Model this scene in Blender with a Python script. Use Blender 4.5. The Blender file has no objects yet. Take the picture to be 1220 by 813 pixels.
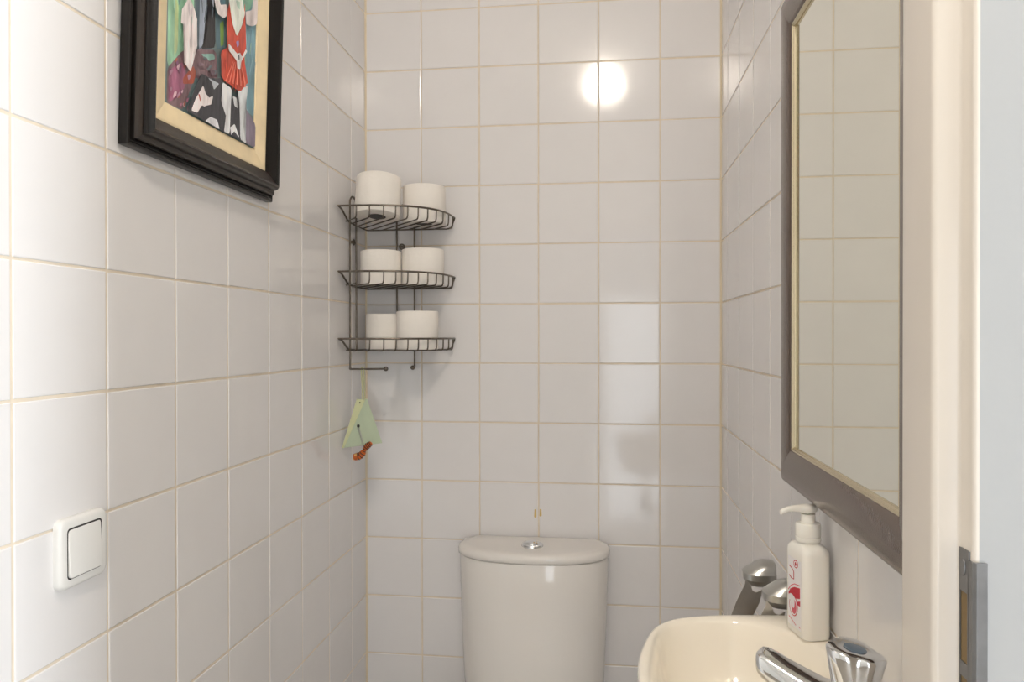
import bpy, bmesh, math, random
from mathutils import Vector, Matrix
random.seed(7)
SC = bpy.context.scene
COL = SC.collection
PI = math.pi
H = 1.25                      # camera height; the measured heights below are given relative to it

# ------------------------------------------------------------------ camera
cam_data = bpy.data.cameras.new('camera')
cam_data.sensor_width = 36.0
cam_data.lens = 889.8882 / 1220.0 * 36.0
cam_data.clip_start = 0.02
cam = bpy.data.objects.new('camera', cam_data)
COL.objects.link(cam)
YAW, PITCH, ROLL = .1252, -.0056, .0012
Rm = (Matrix.Rotation(YAW, 4, 'Z') @ Matrix.Rotation(PITCH, 4, 'X') @ Matrix.Rotation(ROLL, 4, 'Y')
      @ Matrix.Rotation(PI / 2, 4, 'X'))
cam.matrix_world = Matrix.Translation((.616, -1.868, H)) @ Rm
SC.camera = cam

# ------------------------------------------------------------------ world, lights, exposure
SC.view_settings.view_transform = 'Standard'
SC.view_settings.look = 'None'
SC.view_settings.gamma = 1.0
SC.view_settings.use_curve_mapping = False
SC.view_settings.exposure = 0.60
SC.cycles.max_bounces = 12
SC.cycles.diffuse_bounces = 6
SC.cycles.glossy_bounces = 6
SC.cycles.sample_clamp_indirect = 6.0
w = bpy.data.worlds.new('world'); SC.world = w; w.use_nodes = True
w.node_tree.nodes['Background'].inputs[0].default_value = (.55, .62, .72, 1)
w.node_tree.nodes['Background'].inputs[1].default_value = .3

def area(name, loc, direction, sx, sy, power, color):
    l = bpy.data.lights.new(name, 'AREA'); l.shape = 'RECTANGLE'; l.size = sx; l.size_y = sy
    l.energy = power; l.color = color
    o = bpy.data.objects.new(name, l); COL.objects.link(o)
    o.location = loc
    o.rotation_euler = Vector(direction).to_track_quat('-Z', 'Y').to_euler()
    return o
SIDE_W, BACK_W, LAMP_E = 40.0, 4.5, 94.0
# daylight through the narrow window at the right end of the hall
area('hall_window_daylight', (2.93, -1.985, 1.30), (-1, 0, 0), .40, 1.9, SIDE_W, (.89, .95, 1.0))
# daylight through the glazed door at the back of the hall
area('hall_door_daylight', (.80, -3.12, .78), (0, 1, 0), .38, 1.5, BACK_W, (.86, .93, 1.0))

# ------------------------------------------------------------------ materials
def srgb(c):
    out = []
    for v in c:
        v = v / 255.0
        out.append(v / 12.92 if v <= .04045 else ((v + .055) / 1.055) ** 2.4)
    return (*out, 1)

def mat(name, col, rough=.5, metal=0.0, noise=0.0, nscale=8.0, bump=0.0, bscale=60.0, spec=.5, coat=0.0,
        emit=None, estr=0.0, stretch=None, trans=0.0, sss=0.0):
    m = bpy.data.materials.new(name); m.use_nodes = True
    nt = m.node_tree; b = nt.nodes['Principled BSDF']
    c = srgb(col) if max(col) > 1.001 else (*col, 1)
    b.inputs['Base Color'].default_value = c
    b.inputs['Roughness'].default_value = rough
    b.inputs['Metallic'].default_value = metal
    b.inputs['Specular IOR Level'].default_value = spec
    b.inputs['Coat Weight'].default_value = coat
    b.inputs['Coat Roughness'].default_value = .05
    b.inputs['Transmission Weight'].default_value = trans
    if sss:
        b.inputs['Subsurface Weight'].default_value = sss
        b.inputs['Subsurface Radius'].default_value = (.01, .008, .006)
        b.inputs['Subsurface Scale'].default_value = 1.0
    if emit:
        b.inputs['Emission Color'].default_value = (*emit, 1); b.inputs['Emission Strength'].default_value = estr
    tc = nt.nodes.new('ShaderNodeTexCoord')
    src = tc.outputs['Object']
    if stretch:
        mp = nt.nodes.new('ShaderNodeMapping'); mp.inputs['Scale'].default_value = stretch
        nt.links.new(src, mp.inputs['Vector']); src = mp.outputs['Vector']
    if noise:
        n = nt.nodes.new('ShaderNodeTexNoise'); n.inputs['Scale'].default_value = nscale; n.inputs['Detail'].default_value = 5
        nt.links.new(src, n.inputs['Vector'])
        r = nt.nodes.new('ShaderNodeMapRange')
        r.inputs['From Min'].default_value = .25; r.inputs['From Max'].default_value = .75
        r.inputs['To Min'].default_value = 1 - noise; r.inputs['To Max'].default_value = 1 + noise
        nt.links.new(n.outputs['Fac'], r.inputs['Value'])
        mx = nt.nodes.new('ShaderNodeVectorMath'); mx.operation = 'SCALE'
        mx.inputs[0].default_value = c[:3]
        nt.links.new(r.outputs['Result'], mx.inputs['Scale'])
        nt.links.new(mx.outputs['Vector'], b.inputs['Base Color'])
    if bump:
        n2 = nt.nodes.new('ShaderNodeTexNoise'); n2.inputs['Scale'].default_value = bscale; n2.inputs['Detail'].default_value = 3
        nt.links.new(src, n2.inputs['Vector'])
        bp = nt.nodes.new('ShaderNodeBump'); bp.inputs['Strength'].default_value = bump; bp.inputs['Distance'].default_value = .002
        nt.links.new(n2.outputs['Fac'], bp.inputs['Height']); nt.links.new(bp.outputs['Normal'], b.inputs['Normal'])
    return m

M = {}
M['tile'] = mat('white_glazed_tile', (229, 227, 227), .095, noise=.012, nscale=14, bump=.05, bscale=26)
M['grout'] = mat('beige_grout', (224, 212, 194), .85, noise=.08, nscale=30, spec=.2)
M['corner_grout'] = mat('cream_sealant', (224, 210, 184), .5, noise=.04, nscale=30)
M['plaster'] = mat('white_plaster', (232, 230, 226), .8, noise=.02, nscale=5)
M['hall_floor'] = mat('grey_floor', (150, 140, 128), .5, noise=.08, nscale=6)
M['frame_paint'] = mat('cream_gloss_paint', (224, 216, 206), .22, noise=.01, nscale=5, bump=.04, bscale=12)
M['ceramic'] = mat('white_ceramic', (234, 230, 225), .07, coat=.3, noise=.008, nscale=4)
M['basin_ceramic'] = mat('cream_ceramic', (250, 243, 229), .08, coat=.4)
M['chrome'] = mat('chrome', (.78, .79, .80), .06, metal=1)
M['satin'] = mat('satin_steel', (.50, .50, .48), .28, metal=1, noise=.03, nscale=40)
M['galv'] = mat('grey_zinc_steel', (.22, .22, .225), .42, metal=.85, noise=.10, nscale=60)
M['wire'] = mat('dark_nickel_wire', (.17, .145, .12), .32, metal=1, noise=.25, nscale=90)
M['paper'] = mat('white_tissue_paper', (243, 238, 231), .95, noise=.02, nscale=25, bump=.35, bscale=160, spec=.1)
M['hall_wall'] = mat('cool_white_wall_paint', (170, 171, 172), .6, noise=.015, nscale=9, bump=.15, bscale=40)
M['armsteel'] = mat('brushed_arm_steel', (.60, .585, .56), .30, metal=.9, noise=.06, nscale=60)
M['card'] = mat('grey_cardboard', (120, 116, 114), .9, noise=.1, nscale=30, spec=.1)
M['browncard'] = mat('brown_cardboard', (120, 92, 62), .8, noise=.1, nscale=30, spec=.2)
M['mirror'] = mat('mirror_glass', (.86, .86, .77), .0, metal=1)
M['taupe'] = mat('taupe_lacquered_frame', (98, 85, 77), .22, metal=.25, noise=.04, nscale=30, bump=.05, bscale=300)
M['goldlip'] = mat('champagne_lip', (.62, .54, .38), .25, metal=1)
M['blackwood'] = mat('black_brown_lacquered_wood', (20, 17, 15), .25, noise=.35, nscale=12, bump=.15, bscale=80, spec=.35, stretch=(1, 1, 4))
M['brownwood'] = mat('dark_brown_wood', (46, 39, 34), .3, noise=.2, nscale=14, bump=.1, bscale=80, spec=.4)
M['gold'] = mat('pale_gold_liner', (246, 226, 186), .42, metal=.0, noise=.10, nscale=26)
M['plastic'] = mat('white_switch_plastic', (230, 229, 226), .25)
M['dark'] = mat('dark_gap', (40, 38, 36), .6)
M['bottle'] = mat('off_white_plastic', (242, 239, 232), .25, sss=.1)
M['label'] = mat('white_label', (232, 230, 232), .35)
M['red'] = mat('label_red', (190, 30, 50), .4)
M['pinkred'] = mat('label_pink', (214, 96, 110), .4)
M['knobcap'] = mat('blue_grey_cap', (92, 106, 120), .3)
M['bag'] = mat('mint_green_paper', (178, 192, 166), .6, noise=.03, nscale=20)
M['baglight'] = mat('pale_yellow_green_paper', (204, 208, 166), .6)
M['cord'] = mat('pale_green_cord', (190, 190, 150), .8)
M['orange'] = mat('orange_resin', (196, 96, 30), .4, noise=.25, nscale=120)
M['stripe'] = mat('black_resin', (30, 22, 18), .4)
M['yellow'] = mat('pale_yellow_resin', (220, 180, 110), .4)
M['stain'] = mat('ochre_glue', (206, 176, 110), .5, noise=.1, nscale=200)
M['strikehole'] = mat('ochre_wood_in_hole', (128, 106, 70), .7, noise=.15, nscale=40)
M['lampglass'] = mat('lit_opal_glass', (.9, .85, .75), .3, emit=(1.0, .885, .76), estr=LAMP_E)
M['dayglass'] = mat('window_pane', (.75, .8, .85), .1)

# ------------------------------------------------------------------ helpers
def link(name, me, parent=None, loc=None):
    o = bpy.data.objects.new(name, me); COL.objects.link(o)
    if loc is not None: o.location = loc
    if parent is not None: o.parent = parent
    return o

def obj(name, verts, faces, m, parent=None, smooth=False, bevel=0, subsurf=0, mats=None, fm=None, angle=None):
    me = bpy.data.meshes.new(name)
    me.from_pydata([tuple(v) for v in verts], [], faces)
    for mm in (mats if mats else [m]): me.materials.append(mm)
    if fm:
        for p, i in zip(me.polygons, fm): p.material_index = i
    bm = bmesh.new(); bm.from_mesh(me)
    bmesh.ops.recalc_face_normals(bm, faces=bm.faces)
    bm.to_mesh(me); bm.free()
    if smooth or angle:
        me.polygons.foreach_set('use_smooth', [True] * len(me.polygons))
    o = link(name, me, parent)
    if angle:
        try: me.set_sharp_from_angle(angle=math.radians(angle))
        except Exception: pass
    if bevel:
        b = o.modifiers.new('bevel', 'BEVEL'); b.width = bevel; b.segments = 3; b.limit_method = 'ANGLE'; b.angle_limit = .6
    if subsurf:
        s = o.modifiers.new('sub', 'SUBSURF'); s.levels = subsurf; s.render_levels = subsurf
    return o

def empty(name, loc=(0, 0, 0), rz=0):
    o = bpy.data.objects.new(name, None); COL.objects.link(o); o.location = loc; o.rotation_euler = (0, 0, rz)
    o.empty_display_size = .05
    return o

def tag(o, label, cat, group=None):
    o['label'] = label; o['category'] = cat
    if group: o['group'] = group
    return o

def struct(o):
    o['kind'] = 'structure'; return o

def boxvf(x0, x1, y0, y1, z0, z1):
    v = [(x0, y0, z0), (x1, y0, z0), (x1, y1, z0), (x0, y1, z0), (x0, y0, z1), (x1, y0, z1), (x1, y1, z1), (x0, y1, z1)]
    f = [(0, 3, 2, 1), (4, 5, 6, 7), (0, 1, 5, 4), (1, 2, 6, 5), (2, 3, 7, 6), (3, 0, 4, 7)]
    return v, f

def box(name, b, m, parent=None, bevel=0):
    v, f = boxvf(*b); return obj(name, v, f, m, parent, bevel=bevel, smooth=False)

def loft(rings, cap0=True, cap1=True, closed=True):
    """rings: lists of points of the same length"""
    n = len(rings[0]); v = [p for r in rings for p in r]; f = []
    for i in range(len(rings) - 1):
        for j in range(n if closed else n - 1):
            a = i * n + j; b = i * n + (j + 1) % n
            f.append((a, b, b + n, a + n))
    if cap0: f.append(tuple(range(n))[::-1])
    if cap1: f.append(tuple((len(rings) - 1) * n + j for j in range(n)))
    return v, f

def lathe(prof, seg=32, c=(0, 0, 0), cap0=True, cap1=True):
    rings = [[(c[0] + r * math.cos(2 * PI * k / seg), c[1] + r * math.sin(2 * PI * k / seg), c[2] + z) for k in range(seg)] for r, z in prof]
    return loft(rings, cap0, cap1)

def tubevf(pts, r, seg=8, closed=False):
    pts = [Vector(p) for p in pts]; n = len(pts); rings = []
    up = None
    for i, p in enumerate(pts):
        if closed: t = pts[(i + 1) % n] - pts[i - 1]
        else: t = pts[min(i + 1, n - 1)] - pts[max(i - 1, 0)]
        t.normalize()
        if up is None:
            up = Vector((0, 0, 1)) if abs(t.z) < .9 else Vector((1, 0, 0))
        a = up - t * up.dot(t)
        if a.length < 1e-6: a = t.orthogonal()
        a.normalize(); b = t.cross(a); up = a
        rr = r[i] if isinstance(r, (list, tuple)) else r
        rings.append([p + (a * math.cos(2 * PI * k / seg) + b * math.sin(2 * PI * k / seg)) * rr for k in range(seg)])
    if closed:
        rings.append(rings[0]); return loft(rings, False, False)
    return loft(rings)

def merge(parts):
    V, F = [], []
    for v, f in parts:
        o = len(V); V += [tuple(p) for p in v]; F += [tuple(i + o for i in q) for q in f]
    return V, F

def prism(poly, z0, z1):
    return loft([[(x, y, z0) for x, y in poly], [(x, y, z1) for x, y in poly]])

def arc(c, r, a0, a1, n):
    return [(c[0] + r * math.cos(math.radians(a0 + (a1 - a0) * i / n)), c[1] + r * math.sin(math.radians(a0 + (a1 - a0) * i / n))) for i in range(n + 1)]

def smoothpath(pts, n=6):
    """Catmull-Rom through the points"""
    P = [Vector(p) for p in pts]; out = []
    for i in range(len(P) - 1):
        p0 = P[max(i - 1, 0)]; p1 = P[i]; p2 = P[i + 1]; p3 = P[min(i + 2, len(P) - 1)]
        for k in range(n):
            t = k / n
            out.append(.5 * ((2 * p1) + (p2 - p0) * t + (2 * p0 - 5 * p1 + 4 * p2 - p3) * t * t + (3 * p1 - p0 - 3 * p2 + p3) * t ** 3))
    out.append(P[-1]); return out

# ------------------------------------------------------------------ room shell
W = .8948
ZT = H + 1.30                      # ceiling
ROW0 = H - .0669                   # one horizontal joint
T = .15
YF = -1.262                        # inner face of the door wall
rows = sorted([ROW0 + k * T for k in range(-8, 10)])
rows = [0.0] + [z for z in rows if .02 < z < ZT - .02] + [ZT]

def tiled_wall(name, fn, us, zs, thick):
    """fn(u, z, h) -> world point, h = height out of the wall into the room"""
    V, F, FM = [], [], []
    # the wall body with the joint surface just behind the tile faces
    g = -.0012
    u0, u1 = us[0], us[-1]
    pts = [fn(u, z, h) for h in (g, -thick) for (u, z) in ((u0, 0), (u1, 0), (u1, ZT), (u0, ZT))]
    V += pts; F += [(0, 1, 2, 3), (7, 6, 5, 4), (0, 4, 5, 1), (1, 5, 6, 2), (2, 6, 7, 3), (3, 7, 4, 0)]; FM += [1] * 6
    gap, be = .0016, .0016
    for i in range(len(us) - 1):
        for j in range(len(zs) - 1):
            a0, a1, b0, b1 = us[i] + gap, us[i + 1] - gap, zs[j] + gap, zs[j + 1] - gap
            tu, tz, off = random.gauss(0, .0022), random.gauss(0, .0022), random.gauss(0, .00015)
            o = len(V); cu, cz = (a0 + a1) / 2, (b0 + b1) / 2
            jx = random.gauss(0, .0002); jz = random.gauss(0, .0002)
            for ins, h in ((0, -.0014), (.0003, -.0007), (be * .55, -.00018), (be, 0)):
                for (u, z) in ((a0 + ins, b0 + ins), (a1 - ins, b0 + ins), (a1 - ins, b1 - ins), (a0 + ins, b1 - ins)):
                    hh = h + (tu * (u - cu) + tz * (z - cz) + off if ins else 0)
                    V.append(fn(u + jx, z + jz, hh))
            for r in range(3):
                for k in range(4):
                    a = o + r * 4 + k; b = o + r * 4 + (k + 1) % 4
                    F.append((a, b, b + 4, a + 4)); FM.append(0)
            F.append((o + 12, o + 13, o + 14, o + 15)); FM.append(0)
    me = bpy.data.meshes.new(name); me.from_pydata([tuple(v) for v in V], [], F)
    me.materials.append(M['tile']); me.materials.append(M['grout'])
    for p, i in zip(me.polygons, FM): p.material_index = i
    bm = bmesh.new(); bm.from_mesh(me); bmesh.ops.recalc_face_normals(bm, faces=bm.faces); bm.to_mesh(me); bm.free()
    o = link(name, me); struct(o); return o

ub = [0.0, .1478, .2978, .4478, .5978, .7478, W]
tiled_wall('wall_back', lambda u, z, h: (u, -h, z), ub, rows, .1)
ul = [0, .1085] + [.1085 + .15 * k for k in range(1, 8)] + [-YF]
tiled_wall('wall_left', lambda u, z, h: (h, -u, z), ul, rows, .12)
ur = [0, .092] + [.092 + .15 * k for k in range(1, 8)] + [-YF]
tiled_wall('wall_right', lambda u, z, h: (W - h, -u, z), ur, rows, .1)
# cream sealant lines in the two corners
for n_, (cx_, s_) in enumerate(((0, 1), (W, -1))):
    pts = [(cx_ - s_ * .001, .001), (cx_ + s_ * .0042, .001), (cx_ + s_ * .0036, -.0008), (cx_ + s_ * .0012, -.0016), (cx_ + s_ * .0004, -.0040), (cx_ - s_ * .001, -.0044)]
    v, f = prism(pts, 0, ZT); struct(obj('trim_%d' % (n_ + 1), v, f, M['corner_grout'], smooth=False))

struct(box('floor', (-1.5, 3.2, -3.4, .12, -.1, 0), M['hall_floor']))
struct(box('ceiling', (-1.5, 3.2, -3.4, .12, ZT, ZT + .1), M['plaster']))
# the door frame: moulded jamb with stop and rebate, on both sides of the opening
jp = [(.895, YF)] + arc((.846, YF - .006), .006, 90, 180, 4) + arc((.8445, -1.3155), .0045, 180, 270, 5) + \
     [(.8555, -1.320), (.8572, -1.3208), (.858, -1.3225)] + arc((.8605, -1.3355), .0025, 180, 270, 4) + [(.8618, -1.338), (.8618, -1.33), (.96, -1.33), (.96, YF)]
v, f = prism(jp, 0, ZT)
struct(obj('trim_3', v, f, M['frame_paint'], angle=40))
jl = [(-.02, YF), (.022, YF), (.022, -1.320), (.004, -1.320), (.004, -1.338), (-.10, -1.338), (-.10, YF)]
v, f = prism(jl, 0, ZT)
struct(obj('trim_4', v, f, M['frame_paint'], bevel=.003))
# hall around the camera
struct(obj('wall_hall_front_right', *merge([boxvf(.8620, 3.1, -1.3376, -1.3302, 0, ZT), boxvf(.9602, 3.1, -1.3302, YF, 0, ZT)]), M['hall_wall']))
struct(box('wall_hall_front_left', (-1.4, -.10, -1.336, YF, 0, ZT), M['plaster']))
struct(box('wall_hall_left', (-1.5, -1.4, -3.3, YF, 0, ZT), M['plaster']))
v, f = merge([boxvf(3.0, 3.1, -3.3, -2.195, 0, ZT), boxvf(3.0, 3.1, -1.775, -1.336, 0, ZT),
              boxvf(3.0, 3.1, -2.195, -1.775, 0, .34), boxvf(3.0, 3.1, -2.195, -1.775, 2.26, ZT)])
struct(obj('wall_hall_right', v, f, M['plaster']))
v, f = merge([boxvf(-1.4, .54, -3.3, -3.2, 0, ZT), boxvf(1.06, 3.0, -3.3, -3.2, 0, ZT), boxvf(.54, 1.06, -3.3, -3.2, 2.05, ZT), boxvf(.54, 1.06, -3.3, -3.2, 0, .05)])
struct(obj('wall_hall_back', v, f, M['plaster']))
w1 = struct(obj('window_1', *merge([boxvf(3.02, 3.06, -2.195, -2.17, .34, 2.26), boxvf(3.02, 3.06, -1.80, -1.775, .34, 2.26), boxvf(3.02, 3.06, -2.17, -1.80, .34, .365), boxvf(3.02, 3.06, -2.17, -1.80, 2.235, 2.26)]), M['frame_paint']))
box('pane', (3.035, 3.04, -2.17, -1.80, .365, 2.235), M['dayglass'], w1)
d1 = struct(obj('door_1', *merge([boxvf(.54, .60, -3.27, -3.22, .05, 2.05), boxvf(1.0, 1.06, -3.27, -3.22, .05, 2.05), boxvf(.60, 1.0, -3.27, -3.22, 1.99, 2.05), boxvf(.60, 1.0, -3.27, -3.22, .05, .12)]), M['frame_paint']))
box('pane', (.60, 1.0, -3.25, -3.245, .12, 1.99), M['dayglass'], d1)

# ------------------------------------------------------------------ toilet
CX = .4405
def cist_ring(z, s, hw=.182, back=.169, y0=-.004, sd=1.0, n=28, off=0.0):
    """D-shaped outline: straight back on the wall, bowed front"""
    hw = hw * s + off; back = back * s + off
    pts = []
    for i in range(n + 1):
        t = -1 + 2 * i / n
        x = math.sin(t * PI / 2) * hw
        q = 1 - abs(x / hw) ** 2.5
        pts.append((CX + x, -(.060 + (.095 * sd) * math.sqrt(max(q, 0)) + (off if q > .02 else 0)), z))
    pts.append((CX + hw - .001, -.030, z)); pts.append((CX + back, y0, z))
    pts.append((CX - back, y0, z)); pts.append((CX - hw + .001, -.030, z))
    return pts
toilet = empty('toilet', (CX, -.08, 0))
def P(o, parent):            # parent keeping world placement
    o.parent = parent; o.matrix_parent_inverse = parent.matrix_world.inverted(); return o
bpy.context.view_layer.update()
def par(o, parent):
    o.parent = parent
    o.matrix_parent_inverse = Matrix.Translation(-Vector(parent.location)) if parent.rotation_euler.z == 0 else parent.matrix_basis.inverted()
    return o
rings = []
for z, s, sd in ((-.5275, .965, .96), (-.5285, .985, .98), (-.533, .992, .99), (-.60, .985, .985), (-.70, .968, .975), (-.80, .945, .96), (-.86, .925, .95), (-.895, .88, .92), (-.90, .80, .86)):
    rings.append(cist_ring(H + z, s, sd=sd))
v, f = loft(rings); par(obj('cistern_tank', v, f, M['ceramic'], angle=50), toilet)
rings = [cist_ring(H - .5262, .97, sd=.95, back=.157), cist_ring(H - .5262, 1.0, sd=1.0, back=.158), cist_ring(H - .5235, 1.0, sd=1.0, off=.0025, back=.158),
         cist_ring(H - .515, 1.0, off=.003, back=.1575), cist_ring(H - .509, 1.0, off=.0012, back=.157), cist_ring(H - .5055, .985, sd=.97, back=.158),
         cist_ring(H - .5040, .955, sd=.93, back=.160), cist_ring(H - .5030, .87, sd=.82, back=.172), cist_ring(H - .5026, .60, sd=.5, back=.24)]
v, f = loft(rings); par(obj('cistern_lid', v, f, M['ceramic'], angle=50), toilet)
v, f = lathe([(.0265, 0), (.0265, .0018), (.0245, .005), (.0210, .0060), (.0198, .004), (.0185, .003)], 40, (.440, -.082, H - .5028)); fb = par(obj('flush_button', v, f, M['chrome'], angle=40), toilet)
v, f = lathe([(.0182, 0), (.0182, .0070), (.0165, .0092), (.009, .0106), (.001, .011)], 40, (.440, -.082, H - .5028)); o = obj('button_cap', v, f, M['chrome'], angle=40)
o.parent = fb
# pan, seat and seat lid (below the picture)
def egg(z, a, yb, yf, n=32):
    pts = []
    for i in range(n):
        t = 2 * PI * i / n; c, s = math.cos(t), math.sin(t)
        ym = (yb + yf) / 2; L_ = (yb - yf) / 2
        pts.append((CX + a * c * (1 - .12 * max(-s, 0)), ym + L_ * s, z))
    return pts
v, f = loft([egg(0, .11, -.02, -.50), egg(.02, .112, -.02, -.50), egg(.18, .105, -.02, -.48), egg(.30, .15, -.02, -.56), (egg(.349, .172, -.02, -.62)), egg(.352, .165, -.03, -.61)])
par(obj('pan', v, f, M['ceramic'], angle=50), toilet)
v, f = loft([egg(.3525, .172, -.20, -.63), egg(.356, .180, -.195, -.64), egg(.372, .180, -.195, -.64), egg(.376, .174, -.20, -.63)])
seat = par(obj('seat', v, f, M['plastic'], angle=50), toilet)
v, f = loft([egg(.3765, .172, -.20, -.63), egg(.380, .178, -.195, -.638), egg(.392, .176, -.2, -.636), egg(.397, .150, -.22, -.60)])
par(obj('seat_lid', v, f, M['plastic'], angle=50), toilet)
tag(toilet, 'white ceramic toilet with bowed cistern and chrome flush button against the tiled back wall', 'toilet')

# two small glue marks left on the joint above the cistern
for x0, x1, z0, z1, lab in ((.4365, .4425, -.4545, -.4335, 'left yellowish glue mark on the tiles above the cistern'),
                            (.4500, .4555, -.4515, -.4325, 'right yellowish glue mark on the tiles above the cistern')):
    pts = [(x0, z0 + .002), (x0 + .0015, z0), (x1 - .001, z0 + .0005), (x1, z0 + .003), (x1 - .0006, z1 - .004), (x1 - .001, z1), (x0 + .001, z1 - .0005)]
    v, f = loft([[(x, -.0001, H + z) for x, z in pts], [(x, -.0009, H + z) for x, z in pts]])
    tag(obj('glue_mark', v, f, M['stain'], bevel=0), lab, 'glue mark', 'glue marks above the cistern')

# ------------------------------------------------------------------ wash basin
ZR = H - .375
outer = [(.8935, -.821), (.83, -.8255), (.772, -.832), (.737, -.841), (.702, -.857), (.678, -.886), (.662, -.935), (.653, -.985), (.6505, -1.03),
         (.652, -1.08), (.660, -1.13), (.676, -1.178), (.702, -1.208), (.745, -1.228), (.80, -1.236), (.85, -1.238), (.8935, -1.238)]
inner = [(.785, -.846), (.762, -.847), (.735, -.852), (.703, -.869), (.682, -.900), (.672, -.945), (.666, -.99), (.6635, -1.03),
         (.665, -1.07), (.675, -1.115), (.695, -1.145), (.735, -1.158), (.775, -1.150), (.815, -1.120), (.846, -1.08), (.868, -1.03), (.876, -.985), (.874, -.945), (.858, -.903), (.828, -.863)]
def dense(poly, closed, n=6):
    P_ = [Vector((x, y, 0)) for x, y in poly]
    if closed: P_ = P_[-2:] + P_ + P_[:3]
    path = smoothpath(P_, n)
    if closed: path = path[2 * n:-2 * n - 1] if True else path
    return [(p.x, p.y) for p in path]
BC = Vector((.765, -1.03))
def radial(poly, ang):
    d = Vector((math.cos(ang), math.sin(ang))); best = None
    for i in range(len(poly)):
        a = Vector(poly[i]) - BC; b = Vector(poly[(i + 1) % len(poly)]) - BC; e = b - a
        den = d.x * e.y - d.y * e.x
        if abs(den) < 1e-12: continue
        t = (a.x * e.y - a.y * e.x) / den; s = (a.x * d.y - a.y * d.x) / den
        if t > 0 and -1e-6 <= s <= 1 + 1e-6:
            if best is None or t > best: best = t
    return best
outd = dense(outer, False) ; ind = dense(inner, True)
NB = 120
angs = [2 * PI * k / NB for k in range(NB)]
RO = [radial(outd, a) for a in angs]; RI = [radial(ind, a) for a in angs]
def bring(z, fn):
    return [(BC.x + math.cos(a) * fn(k), BC.y + math.sin(a) * fn(k), z) for k, a in enumerate(angs)]
rings = []
rings.append(bring(ZR - .135, lambda k: min(RO[k], .16) * .45))
rings.append(bring(ZR - .130, lambda k: min(RO[k], .128 if True else 0) * .80))
rings.append(bring(ZR - .10, lambda k: RO[k] * .80 if math.cos(angs[k]) < .3 else RO[k] * (.80 + .2 * min(1, (math.cos(angs[k]) - .3) / .4))))
rings.append(bring(ZR - .055, lambda k: RO[k] * (.93 + .07 * max(0, min(1, (math.cos(angs[k]) - .2) / .5)))))
rings.append(bring(ZR - .022, lambda k: RO[k] * (.985 + .015 * max(0, math.cos(angs[k])))))
rings.append(bring(ZR - .010, lambda k: RO[k]))
rings.append(bring(ZR - .004, lambda k: RO[k] - .0008))
rings.append(bring(ZR - .001, lambda k: RO[k] - .0030))
rings.append(bring(ZR, lambda k: RO[k] - .0058))
rings.append(bring(ZR - .0002, lambda k: max(RI[k] + .0030, 0) if RO[k] - RI[k] > .02 else RI[k] + .0026))
rings.append(bring(ZR - .0016, lambda k: RI[k]))
rings.append(bring(ZR - .006, lambda k: RI[k] - .0045))
rings.append(bring(ZR - .018, lambda k: RI[k] - .0095))
rings.append(bring(ZR - .042, lambda k: (RI[k] - .016)))
rings.append(bring(ZR - .068, lambda k: (RI[k] - .024) * .93))
rings.append(bring(ZR - .088, lambda k: (RI[k] - .028) * .80))
rings.append(bring(ZR - .100, lambda k: (RI[k] - .03) * .55))
rings.append(bring(ZR - .105, lambda k: .022 + 0 * k))
v, f = loft(rings)
basin = empty('washbasin', (BC.x, BC.y, ZR - .135))
par(obj('basin_bowl', v, f, M['basin_ceramic'], angle=60), basin)
v, f = lathe([(.021, 0), (.021, .002), (.018, .003), (.012, .001), (.002, .0008)], 32, (BC.x, BC.y, ZR - .1049))
par(obj('drain', v, f, M['chrome'], angle=40), basin)
v, f = merge([tubevf([(BC.x, BC.y, ZR - .13), (BC.x, BC.y, ZR - .26)], .016, 20), tubevf(smoothpath([(BC.x, BC.y, ZR - .25), (BC.x + .01, BC.y, ZR - .29), (BC.x + .05, BC.y, ZR - .30), (.89, BC.y, ZR - .30)], 5), .014, 16), lathe([(.02, -.30), (.026, -.295), (.026, -.245), (.02, -.24)], 24, (BC.x, BC.y, ZR))])
par(obj('waste_pipe', v, f, M['chrome'], angle=40), basin)
tag(basin, 'small cream ceramic washbasin with rounded front on the right wall', 'washbasin')

# ------------------------------------------------------------------ tap in the near corner of the basin
TX, TY = .838, -1.165
tap = empty('basin_tap', (TX, TY, ZR))
v, f = lathe([(.026, 0), (.026, .004), (.0225, .007), (.0215, .012), (.0210, .045), (.0215, .055), (.0200, .0588)], 36, (TX, TY, ZR - .0005))
par(obj('tap_body', v, f, M['chrome'], angle=40), tap)
# spout: rounded flat bar reaching over the bowl
tip = Vector((.764, -1.124, 0)); base = Vector((TX, TY, 0)); d = (tip - base).normalized(); sd_ = Vector((-d.y, d.x, 0))
def spring(t, hw, z0, z1, rnd=.62):
    c = base + d * t; pts = []
    for k in range(24):
        a = 2 * PI * k / 24; ca, sa = math.cos(a), math.sin(a)
        e = .62
        X = math.copysign(abs(ca) ** e, ca) * hw; Z = math.copysign(abs(sa) ** e, sa)
        zz = (z0 + z1) / 2 + Z * (z1 - z0) / 2
        pts.append((c.x + sd_.x * X * 1.2, c.y + sd_.y * X * 1.2, ZR + .062 + (zz - .066) * 1.12))
    return pts
v, f = loft([spring(.0, .019, .020, .058), spring(.03, .0165, .030, .062), spring(.055, .0145, .042, .069), spring(.072, .0135, .050, .0745), spring(.080, .0125, .054, .0765), spring(.0845, .0105, .057, .0765), spring(.0870, .0070, .061, .0745)])
sp = par(obj('spout', v, f, M['chrome'], angle=60), tap)
ae = base + d * .068
v, f = lathe([(.0085, -.010), (.0105, -.009), (.0108, 0), (.010, .004)], 28, (ae.x, ae.y, ZR + .050))
o = obj('aerator', v, f, M['chrome'], angle=40); o.parent = sp; o.matrix_parent_inverse = sp.matrix_basis.inverted()
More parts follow.
